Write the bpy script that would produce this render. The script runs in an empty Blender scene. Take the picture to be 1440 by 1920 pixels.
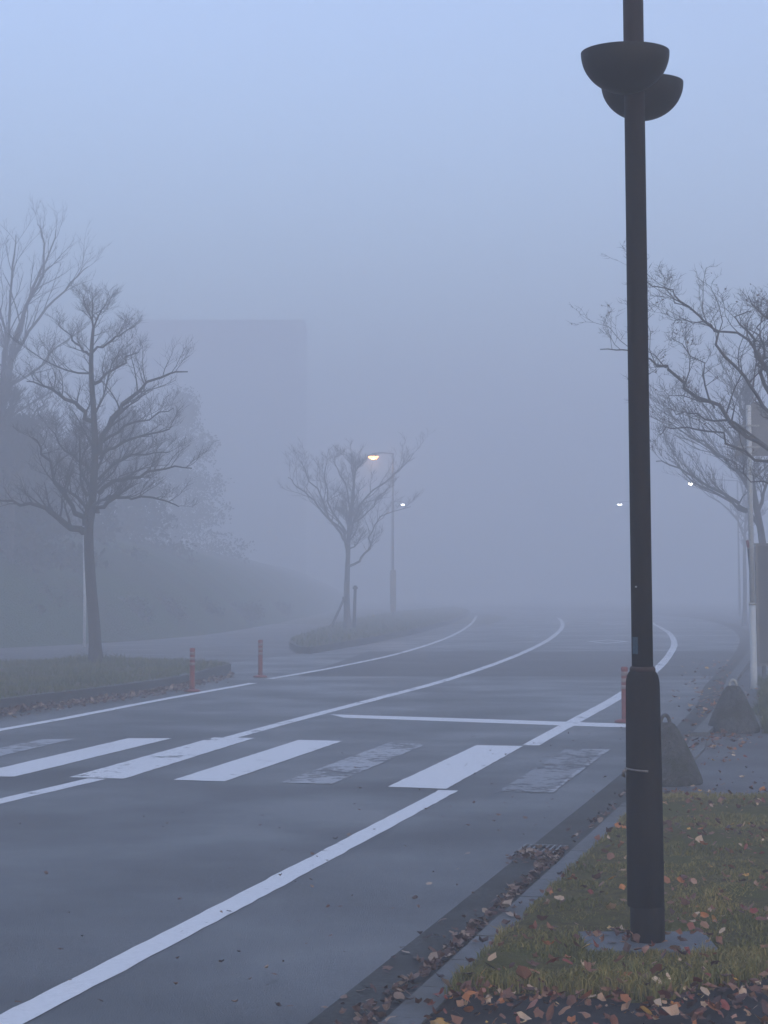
import bpy, bmesh, math, random
import numpy as np
from mathutils import Vector, Matrix, noise

random.seed(7)
rng = np.random.default_rng(11)
C = bpy.context.scene.collection
S = bpy.context.scene
R = math.radians

# ------------------------------------------------------------------ camera
F = 3700.0                      # focal length in pixels of the 1440x1920 photograph
H = 1.92                        # eye height
HZ = 1052.0                     # horizon row
PY = 645.0                      # row of the optical axis (the photograph is a lower crop)
TH = math.atan((HZ - PY) / F)
cam_d = bpy.data.cameras.new('camera')
cam = bpy.data.objects.new('camera', cam_d)
C.objects.link(cam)
cam.location = (0, 0, H)
cam.rotation_euler = (math.pi / 2 + TH, 0, 0)
cam_d.sensor_fit = 'VERTICAL'
cam_d.sensor_height = 24.0
cam_d.lens = 24.0 * F / 1920.0
cam_d.shift_y = -(960.0 - PY) / 1920.0
cam_d.clip_start = 0.05
cam_d.clip_end = 3000
S.camera = cam

# ------------------------------------------------------------------ light
SUN_EL, SUN_ROT = 3.0, 155.0
world = bpy.data.worlds.new('World')
S.world = world
world.use_nodes = True
wn, wl = world.node_tree.nodes, world.node_tree.links
wn.clear()
wo = wn.new('ShaderNodeOutputWorld')
bg = wn.new('ShaderNodeBackground')
sky = wn.new('ShaderNodeTexSky')
sky.sky_type = 'NISHITA'
sky.sun_disc = False
sky.sun_elevation = R(SUN_EL)
sky.sun_rotation = R(SUN_ROT)
sky.air_density = 1.0
sky.dust_density = 1.0
sky.ozone_density = 3.5
hs = wn.new('ShaderNodeHueSaturation')       # cloud deck: greyer than a clear sky
hs.inputs['Saturation'].default_value = 0.73
hs.inputs['Hue'].default_value = 0.512
wl.new(sky.outputs[0], hs.inputs['Color'])
wl.new(hs.outputs[0], bg.inputs['Color'])
bg.inputs['Strength'].default_value = 0.15
wl.new(bg.outputs[0], wo.inputs['Surface'])

sd = bpy.data.lights.new('sun', 'SUN')
sd.energy = 0.15
sd.angle = R(40)
sd.color = (1.0, 0.95, 0.9)
sun = bpy.data.objects.new('sun', sd)
C.objects.link(sun)
sun.rotation_euler = (R(90 - 45), 0, R(180 - SUN_ROT))
S.view_settings.view_transform = 'Standard'
S.view_settings.look = 'None'
S.view_settings.gamma = 1.0
S.view_settings.exposure = 2.76
S.render.engine = 'CYCLES'
S.cycles.volume_bounces = 4
S.cycles.max_bounces = 6
S.cycles.use_denoising = True

# ------------------------------------------------------------------ helpers
CT, ST = math.cos(TH), math.sin(TH)
def ray(px, py):
    x, y = (px - 720) / F, (PY - py) / F
    return Vector((x, CT - y * ST, ST + y * CT))
FALL, Y0, YW = 0.0145, 22.0, 8.0
def zg(y):                      # the ground is level near by and falls gently beyond the crossing
    t = y - Y0
    if t <= 0: return 0.0
    return -FALL * (t * t / (2 * YW) if t < YW else t - YW / 2)
def G(px, py, z=0.0):           # where a line of sight meets the ground, z above it
    d = ray(px, py); m = d.z / d.y; a, b = 0.5, 600.0
    for k in range(50):
        c = (a + b) / 2
        if H + m * c - zg(c) - z > 0: a = c
        else: b = c
    return Vector((d.x / d.y * a, a, z + zg(a)))
def W(px, py, D):               # the point of a line of sight at distance D
    d = ray(px, py); t = D / d.y
    return Vector((d.x * t, D, H + d.z * t))

def tag(o, label=None, cat=None, group=None, kind=None):
    if label: o['label'] = label
    if cat: o['category'] = cat
    if group: o['group'] = group
    if kind: o['kind'] = kind
    return o
def empty(name, loc=(0, 0, 0), rz=0.0):
    o = bpy.data.objects.new(name, None); C.objects.link(o)
    o.location = loc; o.rotation_euler = (0, 0, rz); o.empty_display_size = 0.2
    return o
def mesh_obj(name, verts, faces, m, parent=None, smooth=False):
    me = bpy.data.meshes.new(name); me.from_pydata([tuple(v) for v in verts], [], faces); me.update()
    if smooth: me.polygons.foreach_set('use_smooth', [True] * len(me.polygons))
    o = bpy.data.objects.new(name, me); C.objects.link(o)
    me.materials.append(m)
    if parent is not None: o.parent = parent
    return o
def bm_obj(name, bm, m, parent=None, smooth=False, bevel=0.0):
    if bevel:
        bmesh.ops.bevel(bm, geom=list(bm.edges), offset=bevel, segments=2, affect='EDGES', profile=0.5)
    bmesh.ops.recalc_face_normals(bm, faces=bm.faces)
    me = bpy.data.meshes.new(name); bm.to_mesh(me); bm.free()
    if smooth: me.polygons.foreach_set('use_smooth', [True] * len(me.polygons))
    o = bpy.data.objects.new(name, me); C.objects.link(o); me.materials.append(m)
    if parent is not None: o.parent = parent
    return o
def box(bm, c, s, rz=0.0, mat=None):
    M = Matrix.Translation(c) @ Matrix.Rotation(rz, 4, 'Z')
    if mat is not None: M = mat
    M = M @ Matrix.Diagonal((s[0], s[1], s[2], 1))
    bmesh.ops.create_cube(bm, size=1.0, matrix=M)
class Acc:
    """collects tubes and lathes for one mesh"""
    def __init__(s): s.v, s.f = [], []
    def tube(s, pts, rad, n=6, cap=True):
        base = len(s.v); k = len(pts)
        up = Vector((0, 0, 1))
        a = None
        for i, p in enumerate(pts):
            t = (pts[min(i + 1, k - 1)] - pts[max(i - 1, 0)])
            if t.length < 1e-9: t = Vector((0, 0, 1))
            t.normalize()
            if a is None:
                a = t.cross(up if abs(t.z) < 0.9 else Vector((1, 0, 0))).normalized()
            else:
                a = (a - t * a.dot(t))
                a = a.normalized() if a.length > 1e-6 else t.orthogonal().normalized()
            b = t.cross(a)
            for j in range(n):
                an = 2 * math.pi * j / n
                s.v.append(p + (a * math.cos(an) + b * math.sin(an)) * rad[i])
        for i in range(k - 1):
            for j in range(n):
                q = base + i * n
                s.f.append((q + j, q + (j + 1) % n, q + n + (j + 1) % n, q + n + j))
        if cap:
            s.f.append(tuple(base + j for j in range(n))[::-1])
            s.f.append(tuple(base + (k - 1) * n + j for j in range(n)))
    def lathe(s, prof, n=32, c=(0, 0, 0), wob=0.0):
        base = len(s.v)
        for r, z in prof:
            for j in range(n):
                an = 2 * math.pi * j / n
                rr = r
                if wob: rr *= 1 + wob * noise.noise(Vector((math.cos(an) * 2, math.sin(an) * 2, z * 6)))
                s.v.append(Vector((c[0] + rr * math.cos(an), c[1] + rr * math.sin(an), c[2] + z)))
        for i in range(len(prof) - 1):
            for j in range(n):
                q = base + i * n
                s.f.append((q + j, q + (j + 1) % n, q + n + (j + 1) % n, q + n + j))
        s.f.append(tuple(base + j for j in range(n))[::-1])
        s.f.append(tuple(base + (len(prof) - 1) * n + j for j in range(n)))
    def build(s, name, m, parent=None, smooth=True):
        return mesh_obj(name, s.v, s.f, m, parent, smooth)

# ------------------------------------------------------------------ materials
def mat(name, c1, c2=None, scale=4.0, rough=0.8, rough2=None, bump=0.0, bscale=40.0, spec=0.5, metal=0.0,
        c3=None, scale3=0.6, detail=6.0, stretch=None, dist=0.02, f3=(0.45, 0.62)):
    m = bpy.data.materials.new(name); m.use_nodes = True
    n, l = m.node_tree.nodes, m.node_tree.links
    p = n['Principled BSDF']
    p.inputs['Specular IOR Level'].default_value = spec
    p.inputs['Metallic'].default_value = metal
    geo = n.new('ShaderNodeNewGeometry')
    src = geo.outputs['Position']
    if stretch:
        mp = n.new('ShaderNodeMapping'); mp.inputs['Scale'].default_value = stretch
        l.new(src, mp.inputs['Vector']); src = mp.outputs[0]
    nz = n.new('ShaderNodeTexNoise'); nz.inputs['Scale'].default_value = scale; nz.inputs['Detail'].default_value = detail
    nz.inputs['Roughness'].default_value = 0.65
    l.new(src, nz.inputs['Vector'])
    rp = n.new('ShaderNodeValToRGB')
    rp.color_ramp.elements[0].position = 0.32; rp.color_ramp.elements[1].position = 0.68
    rp.color_ramp.elements[0].color = (*c1, 1); rp.color_ramp.elements[1].color = (*(c2 or c1), 1)
    l.new(nz.outputs['Fac'], rp.inputs['Fac'])
    col = rp.outputs['Color']
    if c3:
        n3 = n.new('ShaderNodeTexNoise'); n3.inputs['Scale'].default_value = scale3; n3.inputs['Detail'].default_value = 5
        l.new(src, n3.inputs['Vector'])
        mr = n.new('ShaderNodeMapRange'); mr.inputs['From Min'].default_value = f3[0]; mr.inputs['From Max'].default_value = f3[1]
        l.new(n3.outputs['Fac'], mr.inputs['Value'])
        mx = n.new('ShaderNodeMixRGB'); l.new(mr.outputs[0], mx.inputs['Fac']); l.new(col, mx.inputs['Color1'])
        mx.inputs['Color2'].default_value = (*c3, 1); col = mx.outputs[0]
    l.new(col, p.inputs['Base Color'])
    if rough2 is not None:
        n2 = n.new('ShaderNodeTexNoise'); n2.inputs['Scale'].default_value = 0.55; n2.inputs['Detail'].default_value = 7
        l.new(src, n2.inputs['Vector'])
        m2 = n.new('ShaderNodeMapRange'); m2.inputs['From Min'].default_value = 0.35; m2.inputs['From Max'].default_value = 0.65
        m2.inputs['To Min'].default_value = rough; m2.inputs['To Max'].default_value = rough2
        l.new(n2.outputs['Fac'], m2.inputs['Value']); l.new(m2.outputs[0], p.inputs['Roughness'])
    else:
        p.inputs['Roughness'].default_value = rough
    if bump:
        nb = n.new('ShaderNodeTexNoise'); nb.inputs['Scale'].default_value = bscale; nb.inputs['Detail'].default_value = 4
        l.new(src, nb.inputs['Vector'])
        bp = n.new('ShaderNodeBump'); bp.inputs['Strength'].default_value = bump; bp.inputs['Distance'].default_value = dist
        l.new(nb.outputs['Fac'], bp.inputs['Height']); l.new(bp.outputs[0], p.inputs['Normal'])
    return m
def paint_mat(name, wear, paint=(0.74, 0.75, 0.76), under=(0.075, 0.08, 0.088), scale=6.0):
    m = bpy.data.materials.new(name); m.use_nodes = True
    n, l = m.node_tree.nodes, m.node_tree.links
    p = n['Principled BSDF']; p.inputs['Roughness'].default_value = 0.55
    geo = n.new('ShaderNodeNewGeometry')
    nz = n.new('ShaderNodeTexNoise'); nz.inputs['Scale'].default_value = scale; nz.inputs['Detail'].default_value = 9
    nz.inputs['Roughness'].default_value = 0.75
    l.new(geo.outputs['Position'], nz.inputs['Vector'])
    nb = n.new('ShaderNodeTexNoise'); nb.inputs['Scale'].default_value = 1.3; nb.inputs['Detail'].default_value = 3
    l.new(geo.outputs['Position'], nb.inputs['Vector'])
    ad = n.new('ShaderNodeMath'); ad.operation = 'ADD'; l.new(nz.outputs['Fac'], ad.inputs[0])
    sc = n.new('ShaderNodeMath'); sc.operation = 'MULTIPLY'; sc.inputs[1].default_value = 0.5; l.new(nb.outputs['Fac'], sc.inputs[0])
    l.new(sc.outputs[0], ad.inputs[1])
    mr = n.new('ShaderNodeMapRange'); mr.inputs['From Min'].default_value = wear - 0.05; mr.inputs['From Max'].default_value = wear + 0.07
    l.new(ad.outputs[0], mr.inputs['Value'])
    mx = n.new('ShaderNodeMixRGB'); l.new(mr.outputs[0], mx.inputs['Fac'])
    mx.inputs['Color1'].default_value = (*under, 1); mx.inputs['Color2'].default_value = (*paint, 1)
    n4 = n.new('ShaderNodeTexNoise'); n4.inputs['Scale'].default_value = 25; n4.inputs['Detail'].default_value = 4
    l.new(geo.outputs['Position'], n4.inputs['Vector'])
    m4 = n.new('ShaderNodeMapRange'); m4.inputs['To Min'].default_value = 0.82; m4.inputs['To Max'].default_value = 1.08
    l.new(n4.outputs['Fac'], m4.inputs['Value'])
    ml = n.new('ShaderNodeMixRGB'); ml.blend_type = 'MULTIPLY'; ml.inputs['Fac'].default_value = 1
    l.new(mx.outputs[0], ml.inputs['Color1']); l.new(m4.outputs[0], ml.inputs['Color2'])
    l.new(ml.outputs[0], p.inputs['Base Color'])
    tr = n.new('ShaderNodeBsdfTransparent'); ms = n.new('ShaderNodeMixShader')
    mr.inputs['From Min'].default_value = wear - 0.03
    l.new(mr.outputs[0], ms.inputs[0]); l.new(tr.outputs[0], ms.inputs[1]); l.new(p.outputs[0], ms.inputs[2])
    l.new(ms.outputs[0], n['Material Output'].inputs['Surface'])
    return m
def island_mat(name, stops, rough=0.7, trans=0.0, pos_mix=None):
    """colour picked per loose piece (blade of grass, leaf)"""
    m = bpy.data.materials.new(name); m.use_nodes = True
    n, l = m.node_tree.nodes, m.node_tree.links
    p = n['Principled BSDF']; p.inputs['Roughness'].default_value = rough
    geo = n.new('ShaderNodeNewGeometry')
    rp = n.new('ShaderNodeValToRGB'); cr = rp.color_ramp
    cr.elements[0].position = stops[0][0]; cr.elements[0].color = (*stops[0][1], 1)
    cr.elements[1].position = stops[-1][0]; cr.elements[1].color = (*stops[-1][1], 1)
    for pos, c in stops[1:-1]:
        e = cr.elements.new(pos); e.color = (*c, 1)
    src = geo.outputs['Random Per Island']
    if pos_mix:
        nz = n.new('ShaderNodeTexNoise'); nz.inputs['Scale'].default_value = pos_mix[0]; nz.inputs['Detail'].default_value = 4
        l.new(geo.outputs['Position'], nz.inputs['Vector'])
        mr = n.new('ShaderNodeMapRange'); mr.inputs['From Min'].default_value = 0.3; mr.inputs['From Max'].default_value = 0.7
        l.new(nz.outputs['Fac'], mr.inputs['Value'])
        mx = n.new('ShaderNodeMix'); mx.data_type = 'FLOAT'; mx.inputs[0].default_value = pos_mix[1]
        l.new(src, mx.inputs[2]); l.new(mr.outputs[0], mx.inputs[3]); src = mx.outputs[0]
    l.new(src, rp.inputs['Fac']); l.new(rp.outputs[0], p.inputs['Base Color'])
    return m
def emit_mat(name, c, s):
    m = bpy.data.materials.new(name); m.use_nodes = True
    p = m.node_tree.nodes['Principled BSDF']; p.inputs['Base Color'].default_value = (*c, 1)
    p.inputs['Emission Color'].default_value = (*c, 1); p.inputs['Emission Strength'].default_value = s
    return m

M_road = mat('asphalt', (0.036, 0.040, 0.044), (0.096, 0.102, 0.106), 48, 0.36, 0.62, bump=0.5, bscale=110, c3=(0.040, 0.044, 0.047), scale3=0.45, dist=0.012, detail=3)
M_patch = mat('asphalt_patch', (0.022, 0.024, 0.027), (0.034, 0.036, 0.04), 3.0, 0.62, 0.75, bump=0.3, bscale=130, dist=0.01)
M_pave = mat('old_asphalt', (0.055, 0.056, 0.06), (0.082, 0.082, 0.086), 1.4, 0.55, 0.75, bump=0.4, bscale=90, c3=(0.05, 0.05, 0.05), dist=0.01)
M_path = mat('dark_asphalt', (0.012, 0.0105, 0.010), (0.030, 0.027, 0.025), 9, 0.75, 0.9, spec=0.25, bump=0.6, bscale=120, c3=(0.016, 0.012, 0.010), scale3=1.5, dist=0.01)
M_gut = mat('gutter_concrete', (0.022, 0.024, 0.023), (0.070, 0.072, 0.068), 34, 0.75, 0.9, spec=0.25, bump=0.6, bscale=150, c3=(0.03, 0.029, 0.026), scale3=1.6, dist=0.008)
M_kerb = mat('kerb_concrete', (0.07, 0.075, 0.08), (0.12, 0.125, 0.13), 16, 0.65, 0.8, bump=0.4, bscale=120, c3=(0.08, 0.08, 0.075), scale3=1.8, dist=0.008)
M_conc = mat('rough_concrete', (0.05, 0.051, 0.05), (0.11, 0.112, 0.112), 30, 0.9, spec=0.2, bump=1.0, bscale=70, c3=(0.045, 0.05, 0.036), scale3=5, dist=0.04, detail=3)
M_slab = mat('slab_concrete', (0.075, 0.085, 0.095), (0.11, 0.12, 0.13), 9, 0.6, 0.75, bump=0.4, bscale=150, dist=0.01)
M_soil = mat('verge_soil', (0.06, 0.052, 0.016), (0.16, 0.13, 0.04), 16, 0.95, spec=0.1, bump=1.0, bscale=60, c3=(0.095, 0.092, 0.018), scale3=2.0, dist=0.04)
M_turf = mat('rough_turf', (0.030, 0.042, 0.022), (0.06, 0.075, 0.032), 3, 0.95, bump=1.0, bscale=12, c3=(0.055, 0.05, 0.03), scale3=0.4, dist=0.1)
M_turfl = mat('dry_turf', (0.03, 0.036, 0.014), (0.055, 0.058, 0.022), 4, 0.95, bump=1.0, bscale=18, c3=(0.07, 0.05, 0.025), scale3=0.6, dist=0.05)
M_bank = mat('bank_grass', (0.006, 0.032, 0.005), (0.016, 0.055, 0.009), 1.2, 0.95, spec=0.1, bump=0.6, bscale=9, c3=(0.010, 0.024, 0.006), scale3=0.25, dist=0.2)
M_white = paint_mat('road_paint', 0.53)
M_white2 = paint_mat('road_paint_worn', 0.585)
M_faded = paint_mat('road_paint_faded', 0.66, paint=(0.34, 0.355, 0.375), scale=7.0)
M_faded2 = paint_mat('road_paint_thin', 0.66, paint=(0.2, 0.21, 0.225), scale=7.0)
M_pole = mat('dark_brown_paint', (0.003, 0.002, 0.002), (0.009, 0.006, 0.0055), 9, 0.5, 0.8, spec=0.2, bump=0.25, bscale=220, c3=(0.020, 0.0095, 0.0065), scale3=3.0, dist=0.004, stretch=(1, 1, 0.35), f3=(0.52, 0.7))
M_bowl = mat('dark_bowl_paint', (0.008, 0.008, 0.0085), (0.014, 0.0135, 0.014), 14, 0.55, 0.7, spec=0.3, bump=0.2, bscale=260, dist=0.004)
M_rust = mat('rusty_cap', (0.05, 0.022, 0.016), (0.022, 0.015, 0.014), 22, 0.8, bump=0.5, bscale=200, dist=0.004)
M_wire = mat('tarnished_wire', (0.16, 0.15, 0.15), (0.25, 0.23, 0.22), 60, 0.45, metal=0.6)
M_steel = mat('weathered_steel', (0.10, 0.10, 0.105), (0.2, 0.2, 0.2), 40, 0.5, metal=0.5)
M_galv = mat('galvanised_loop', (0.25, 0.26, 0.25), (0.4, 0.4, 0.38), 40, 0.55, metal=0.3)
M_dloop = mat('dark_loop', (0.03, 0.03, 0.032), (0.06, 0.058, 0.056), 40, 0.6)
M_hole = mat('drain_pit', (0.008, 0.008, 0.008), (0.012, 0.012, 0.012), 10, 0.9)
M_orange = mat('orange_plastic', (0.17, 0.022, 0.014), (0.24, 0.034, 0.02), 9, 0.5)
M_band = mat('reflective_band', (0.2, 0.14, 0.13), (0.27, 0.2, 0.19), 9, 0.4)
M_post = mat('white_post_paint', (0.42, 0.44, 0.44), (0.52, 0.54, 0.54), 5, 0.5)
M_signb = mat('sign_back_grey', (0.13, 0.13, 0.14), (0.18, 0.18, 0.185), 5, 0.6)
M_board = mat('board_back', (0.05, 0.055, 0.065), (0.07, 0.075, 0.085), 3, 0.6)
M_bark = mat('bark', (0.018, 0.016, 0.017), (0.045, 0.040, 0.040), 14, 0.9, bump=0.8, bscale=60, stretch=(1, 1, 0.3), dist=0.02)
M_barkp = mat('fog_paled_bark', (0.07, 0.066, 0.064), (0.14, 0.13, 0.125), 14, 0.9, bump=0.8, bscale=60, stretch=(1, 1, 0.3), dist=0.02)  # bark lightened for two distant trees: extra fog fade put into the colour
M_barkr = mat('bark_moss', (0.03, 0.027, 0.026), (0.07, 0.062, 0.055), 14, 0.9, bump=0.8, bscale=60, stretch=(1, 1, 0.3), dist=0.02)
M_stake = mat('stake_wood', (0.025, 0.02, 0.017), (0.05, 0.04, 0.035), 20, 0.85)
M_ever = mat('evergreen_leaf', (0.010, 0.016, 0.010), (0.020, 0.028, 0.016), 2, 1.0, spec=0.0)
M_lampp = mat('lamp_pole_grey', (0.06, 0.06, 0.065), (0.09, 0.09, 0.095), 4, 0.5)
M_yel = mat('yellow_cover', (0.17, 0.125, 0.065), (0.21, 0.155, 0.085), 4, 0.6)
M_lit_w = emit_mat('warm_lamp', (1.0, 0.46, 0.15), 1.6)
M_lit_c = emit_mat('cool_lamp', (1.0, 0.93, 0.75), 5.0)
M_lit_f = emit_mat('far_lamp', (0.95, 0.96, 1.0), 2.2)
M_wall = mat('building_wall', (0.13, 0.13, 0.14), (0.17, 0.17, 0.18), 0.5, 0.85)
M_glass = mat('window_glass', (0.03, 0.035, 0.04), (0.04, 0.045, 0.05), 1, 0.2)
M_frame = mat('window_frame', (0.2, 0.2, 0.2), (0.25, 0.25, 0.25), 1, 0.5)
M_blue = mat('blue_sticker', (0.008, 0.035, 0.06), (0.03, 0.08, 0.12), 90, 0.5)
M_red = mat('red_cloth', (0.16, 0.04, 0.045), (0.2, 0.06, 0.06), 9, 0.8)
M_dcloth = mat('dark_cloth', (0.035, 0.04, 0.05), (0.05, 0.055, 0.065), 9, 0.85)
M_blade = island_mat('grass_blade', [(0.0, (0.06, 0.066, 0.012)), (0.3, (0.12, 0.118, 0.020)), (0.5, (0.19, 0.165, 0.032)), (0.72, (0.27, 0.21, 0.055)), (1.0, (0.38, 0.28, 0.10))], 0.75, pos_mix=(1.3, 0.55))
M_blade2 = island_mat('island_grass_blade', [(0.0, (0.03, 0.045, 0.008)), (0.4, (0.06, 0.075, 0.012)), (0.75, (0.11, 0.105, 0.02)), (1.0, (0.17, 0.13, 0.04))], 0.75, pos_mix=(0.8, 0.6))
M_leaf = island_mat('fallen_leaf', [(0.0, (0.05, 0.022, 0.014)), (0.22, (0.11, 0.04, 0.02)), (0.40, (0.20, 0.085, 0.045)), (0.54, (0.30, 0.16, 0.085)), (0.66, (0.58, 0.42, 0.27)), (0.74, (0.22, 0.035, 0.022)), (0.84, (0.16, 0.06, 0.03)), (0.95, (0.45, 0.15, 0.03)), (0.98, (0.6, 0.34, 0.05)), (1.0, (0.6, 0.45, 0.3))], 0.65)
M_leafd = island_mat('dark_leaf', [(0.0, (0.03, 0.014, 0.011)), (0.4, (0.08, 0.033, 0.022)), (0.75, (0.14, 0.075, 0.05)), (1.0, (0.36, 0.27, 0.2))], 0.65)

# ------------------------------------------------------------------ plan of the road
TAN = (1662 - 720) / F
def pl(ptsxy):                  # pixels on the road -> plan points
    return [Vector((G(*p).x, G(*p).y, 0)) for p in ptsxy]
def smooth_pts(pts, step=0.5):
    """Catmull-Rom through plan points, evenly stepped"""
    out = []
    n = len(pts)
    for i in range(n - 1):
        p0, p1, p2, p3 = pts[max(i - 1, 0)], pts[i], pts[i + 1], pts[min(i + 2, n - 1)]
        m = max(2, int((p2 - p1).length / step))
        for k in range(m):
            t = k / m
            out.append(0.5 * ((2 * p1) + (p2 - p0) * t + (2 * p0 - 5 * p1 + 4 * p2 - p3) * t * t + (3 * p1 - p0 - 3 * p2 + p3) * t ** 3))
    out.append(pts[-1])
    return out
def extend(pts, n=40, step=2.0, turn=0.35):
    """go on past the last point, bending further left"""
    d = (pts[-1] - pts[-3]).normalized(); a = math.atan2(d.y, d.x); p = pts[-1].copy(); out = list(pts)
    for i in range(n):
        a += R(turn) * step
        a = min(a, R(175))
        p = p + Vector((math.cos(a), math.sin(a), 0)) * step
        out.append(p.copy())
    return out
def offs(pts, o):               # to the right is positive
    out = []
    for i, p in enumerate(pts):
        t = (pts[min(i + 1, len(pts) - 1)] - pts[max(i - 1, 0)]).normalized()
        out.append(p + Vector((t.y, -t.x, 0)) * o)
    return out
def strip_obj(name, a, b, z, m, parent=None, rag=0.0):
    v, f = [], []
    for p, q in zip(a, b):
        ra = rag * (noise.noise(Vector((p.x * 7, p.y * 7, 1.3))))
        rb = rag * (noise.noise(Vector((q.x * 7, q.y * 7, 7.7))))
        d = (q - p).normalized()
        v += [Vector((p.x, p.y, z + zg(p.y))) + d * ra, Vector((q.x, q.y, z + zg(q.y))) + d * rb]
    for i in range(len(a) - 1):
        f.append((2 * i, 2 * i + 1, 2 * i + 3, 2 * i + 2))
    return mesh_obj(name, v, f, m, parent)
def straight(off, d0, d1):
    return [Vector((off + TAN * d, d, 0)) for d in (d0, d1)]
edge = straight(-1.92 / 0.765, -6, 22) + pl([(1324, 1284), (1366, 1240), (1384, 1213), (1385, 1193), (1365, 1176), (1325, 1163)])
EDGE = extend(smooth_pts(edge), 60, 2.0, 0.42)          # where road asphalt meets the gutter
def slab_obj(name, poly, z0, z1, m, parent=None, bev=0.02):
    bm = bmesh.new()
    bot = [bm.verts.new((p[0], p[1], z0 + zg(p[1]))) for p in poly]
    top = [bm.verts.new((p[0], p[1], z1 + zg(p[1]))) for p in poly]
    n = len(poly)
    bm.faces.new(top)
    for i in range(n): bm.faces.new((bot[i], bot[(i + 1) % n], top[(i + 1) % n], top[i]))
    bmesh.ops.recalc_face_normals(bm, faces=bm.faces)
    return bm_obj(name, bm, m, parent)

# big ground sheet
def grid_obj(name, x0, x1, y0, y1, nx, ny, zf, m):
    v = []; f = []
    for j in range(ny + 1):
        for i in range(nx + 1):
            x = x0 + (x1 - x0) * i / nx; y = y0 + (y1 - y0) * j / ny
            v.append((x, y, zf(x, y)))
    for j in range(ny):
        for i in range(nx):
            q = j * (nx + 1) + i
            f.append((q, q + 1, q + nx + 2, q + nx + 1))
    return mesh_obj(name, v, f, m, smooth=True)
tag(grid_obj('ground', -330, 330, -60, 420, 60, 120, lambda x, y: -0.06 + zg(y), M_turf), kind='structure')
tag(grid_obj('pavement', -42, 9, 8, 92, 8, 42, lambda x, y: -0.02 + zg(y), M_pave), kind='structure')

road = tag(strip_obj('road', offs(EDGE, -10.4), EDGE, 0.0, M_road), kind='structure')
def part_strip(name, pts, w, m, label, z=0.0035, rag=0.012):
    o = strip_obj(name, offs(pts, -w / 2), offs(pts, w / 2), z, m, road, rag)
    if label: o['label'] = label
    return o
def part_poly(name, pxs, m, label=None, z=0.0035):
    P = [G(*p) for p in pxs]
    v = []
    for i, a in enumerate(P):                       # slightly ragged sides
        b = P[(i + 1) % len(P)]; k = max(2, int((b - a).length / 0.06)); nn = Vector((b.y - a.y, a.x - b.x, 0)).normalized()
        for j in range(k):
            p = a.lerp(b, j / k)
            p += nn * 0.012 * noise.noise(Vector((p.x * 9, p.y * 9, 2.0)))
            v.append((p.x, p.y, z + zg(p.y)))
    o = mesh_obj(name, v, [tuple(range(len(v)))], m, road)
    if label: o['label'] = label
    return o
# resurfaced band right across the carriageway
pa, pb_ = [G(x, 1268.5) for x in np.linspace(560, 1338, 30)], [G(x, 1221.5) for x in np.linspace(690, 1380, 30)]
v = []; f = []
for k in range(30):
    for u in range(9):
        q = pa[k].lerp(pb_[k], u / 8); v.append((q.x, q.y, zg(q.y) + .0015))
for k in range(29):
    for u in range(8): f.append((k * 9 + u, k * 9 + 9 + u, k * 9 + 10 + u, k * 9 + 1 + u))
mesh_obj('asphalt_patch', v, f, M_patch, road)['label'] = 'darker resurfaced band across the road'
# edge line, broken at the crosswalk
eA = smooth_pts(pl([(-300, 2079), (400, 1716), (842, 1482.5)]), 0.15)
part_strip('edge_line', eA, 0.165, M_white, 'white edge line running to the near end of the crosswalk')
eB = extend(smooth_pts(pl([(994, 1398), (1100, 1340), (1165, 1303), (1233, 1253), (1258, 1223), (1264, 1204), (1252, 1185), (1222, 1168)]), 0.4), 4, 1.5, 0.42)
part_strip('edge_line', eB, 0.18, M_white2, 'white edge line curving away beyond the crosswalk')
cA = smooth_pts(pl([(-300, 1574), (0, 1503), (182, 1460.5)]), 0.2)
part_strip('centre_line', cA, 0.17, M_white, 'short near piece of the white centre line')
cB = extend(smooth_pts(pl([(425, 1385.5), (700, 1312), (870, 1265), (985, 1222), (1038, 1193), (1055, 1173), (1050, 1161)]), 0.4), 3, 1.5, 0.45)
part_strip('centre_line', cB, 0.165, M_white2, 'long white centre line curving left into the fog')
lA = smooth_pts(pl([(-400, 1440), (0, 1369), (200, 1332), (475, 1281)]), 0.4)
part_strip('edge_line', lA, 0.15, M_white, 'white left edge line before the driveway gap')
lB = extend(smooth_pts(pl([(506, 1273), (640, 1249), (760, 1222), (845, 1193), (883, 1170), (893, 1155)]), 0.4), 1, 1.5, 0.45)
part_strip('edge_line', lB, 0.14, M_white2, 'white left edge line beyond the driveway gap')
part_poly('stop_line', [(618, 1339.5), (830, 1346), (1040, 1353), (1180, 1357.5), (1180, 1364.5), (1040, 1360), (830, 1352.5), (645, 1346)], M_white, 'white stop line', z=0.0025)
for pts, m, lb in [
    ([(-260, 1455), (-160, 1456), (140, 1386), (80, 1387)], M_faded, 'badly faded stripe at far left'),
    ([(-65, 1456), (28, 1457), (322, 1385), (240, 1385)], M_white, None),
    ([(130, 1458), (232, 1461), (477, 1384.5), (400, 1383.5)], M_white2, 'scuffed stripe meeting the centre line'),
    ([(325, 1463), (421, 1466), (642, 1390), (560, 1388)], M_white, None),
    ([(527, 1468), (622, 1471), (799, 1396), (730, 1393)], M_faded, 'faded stripe in the middle'),
    ([(727, 1476), (837, 1480), (981, 1399.5), (893, 1398)], M_white, None),
    ([(935, 1484), (1037, 1487), (1144, 1406), (1060, 1406)], M_faded2, 'thin faded stripe nearest the gutter')]:
    part_poly('crosswalk_stripe', pts, m, lb, z=0.005)
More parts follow.
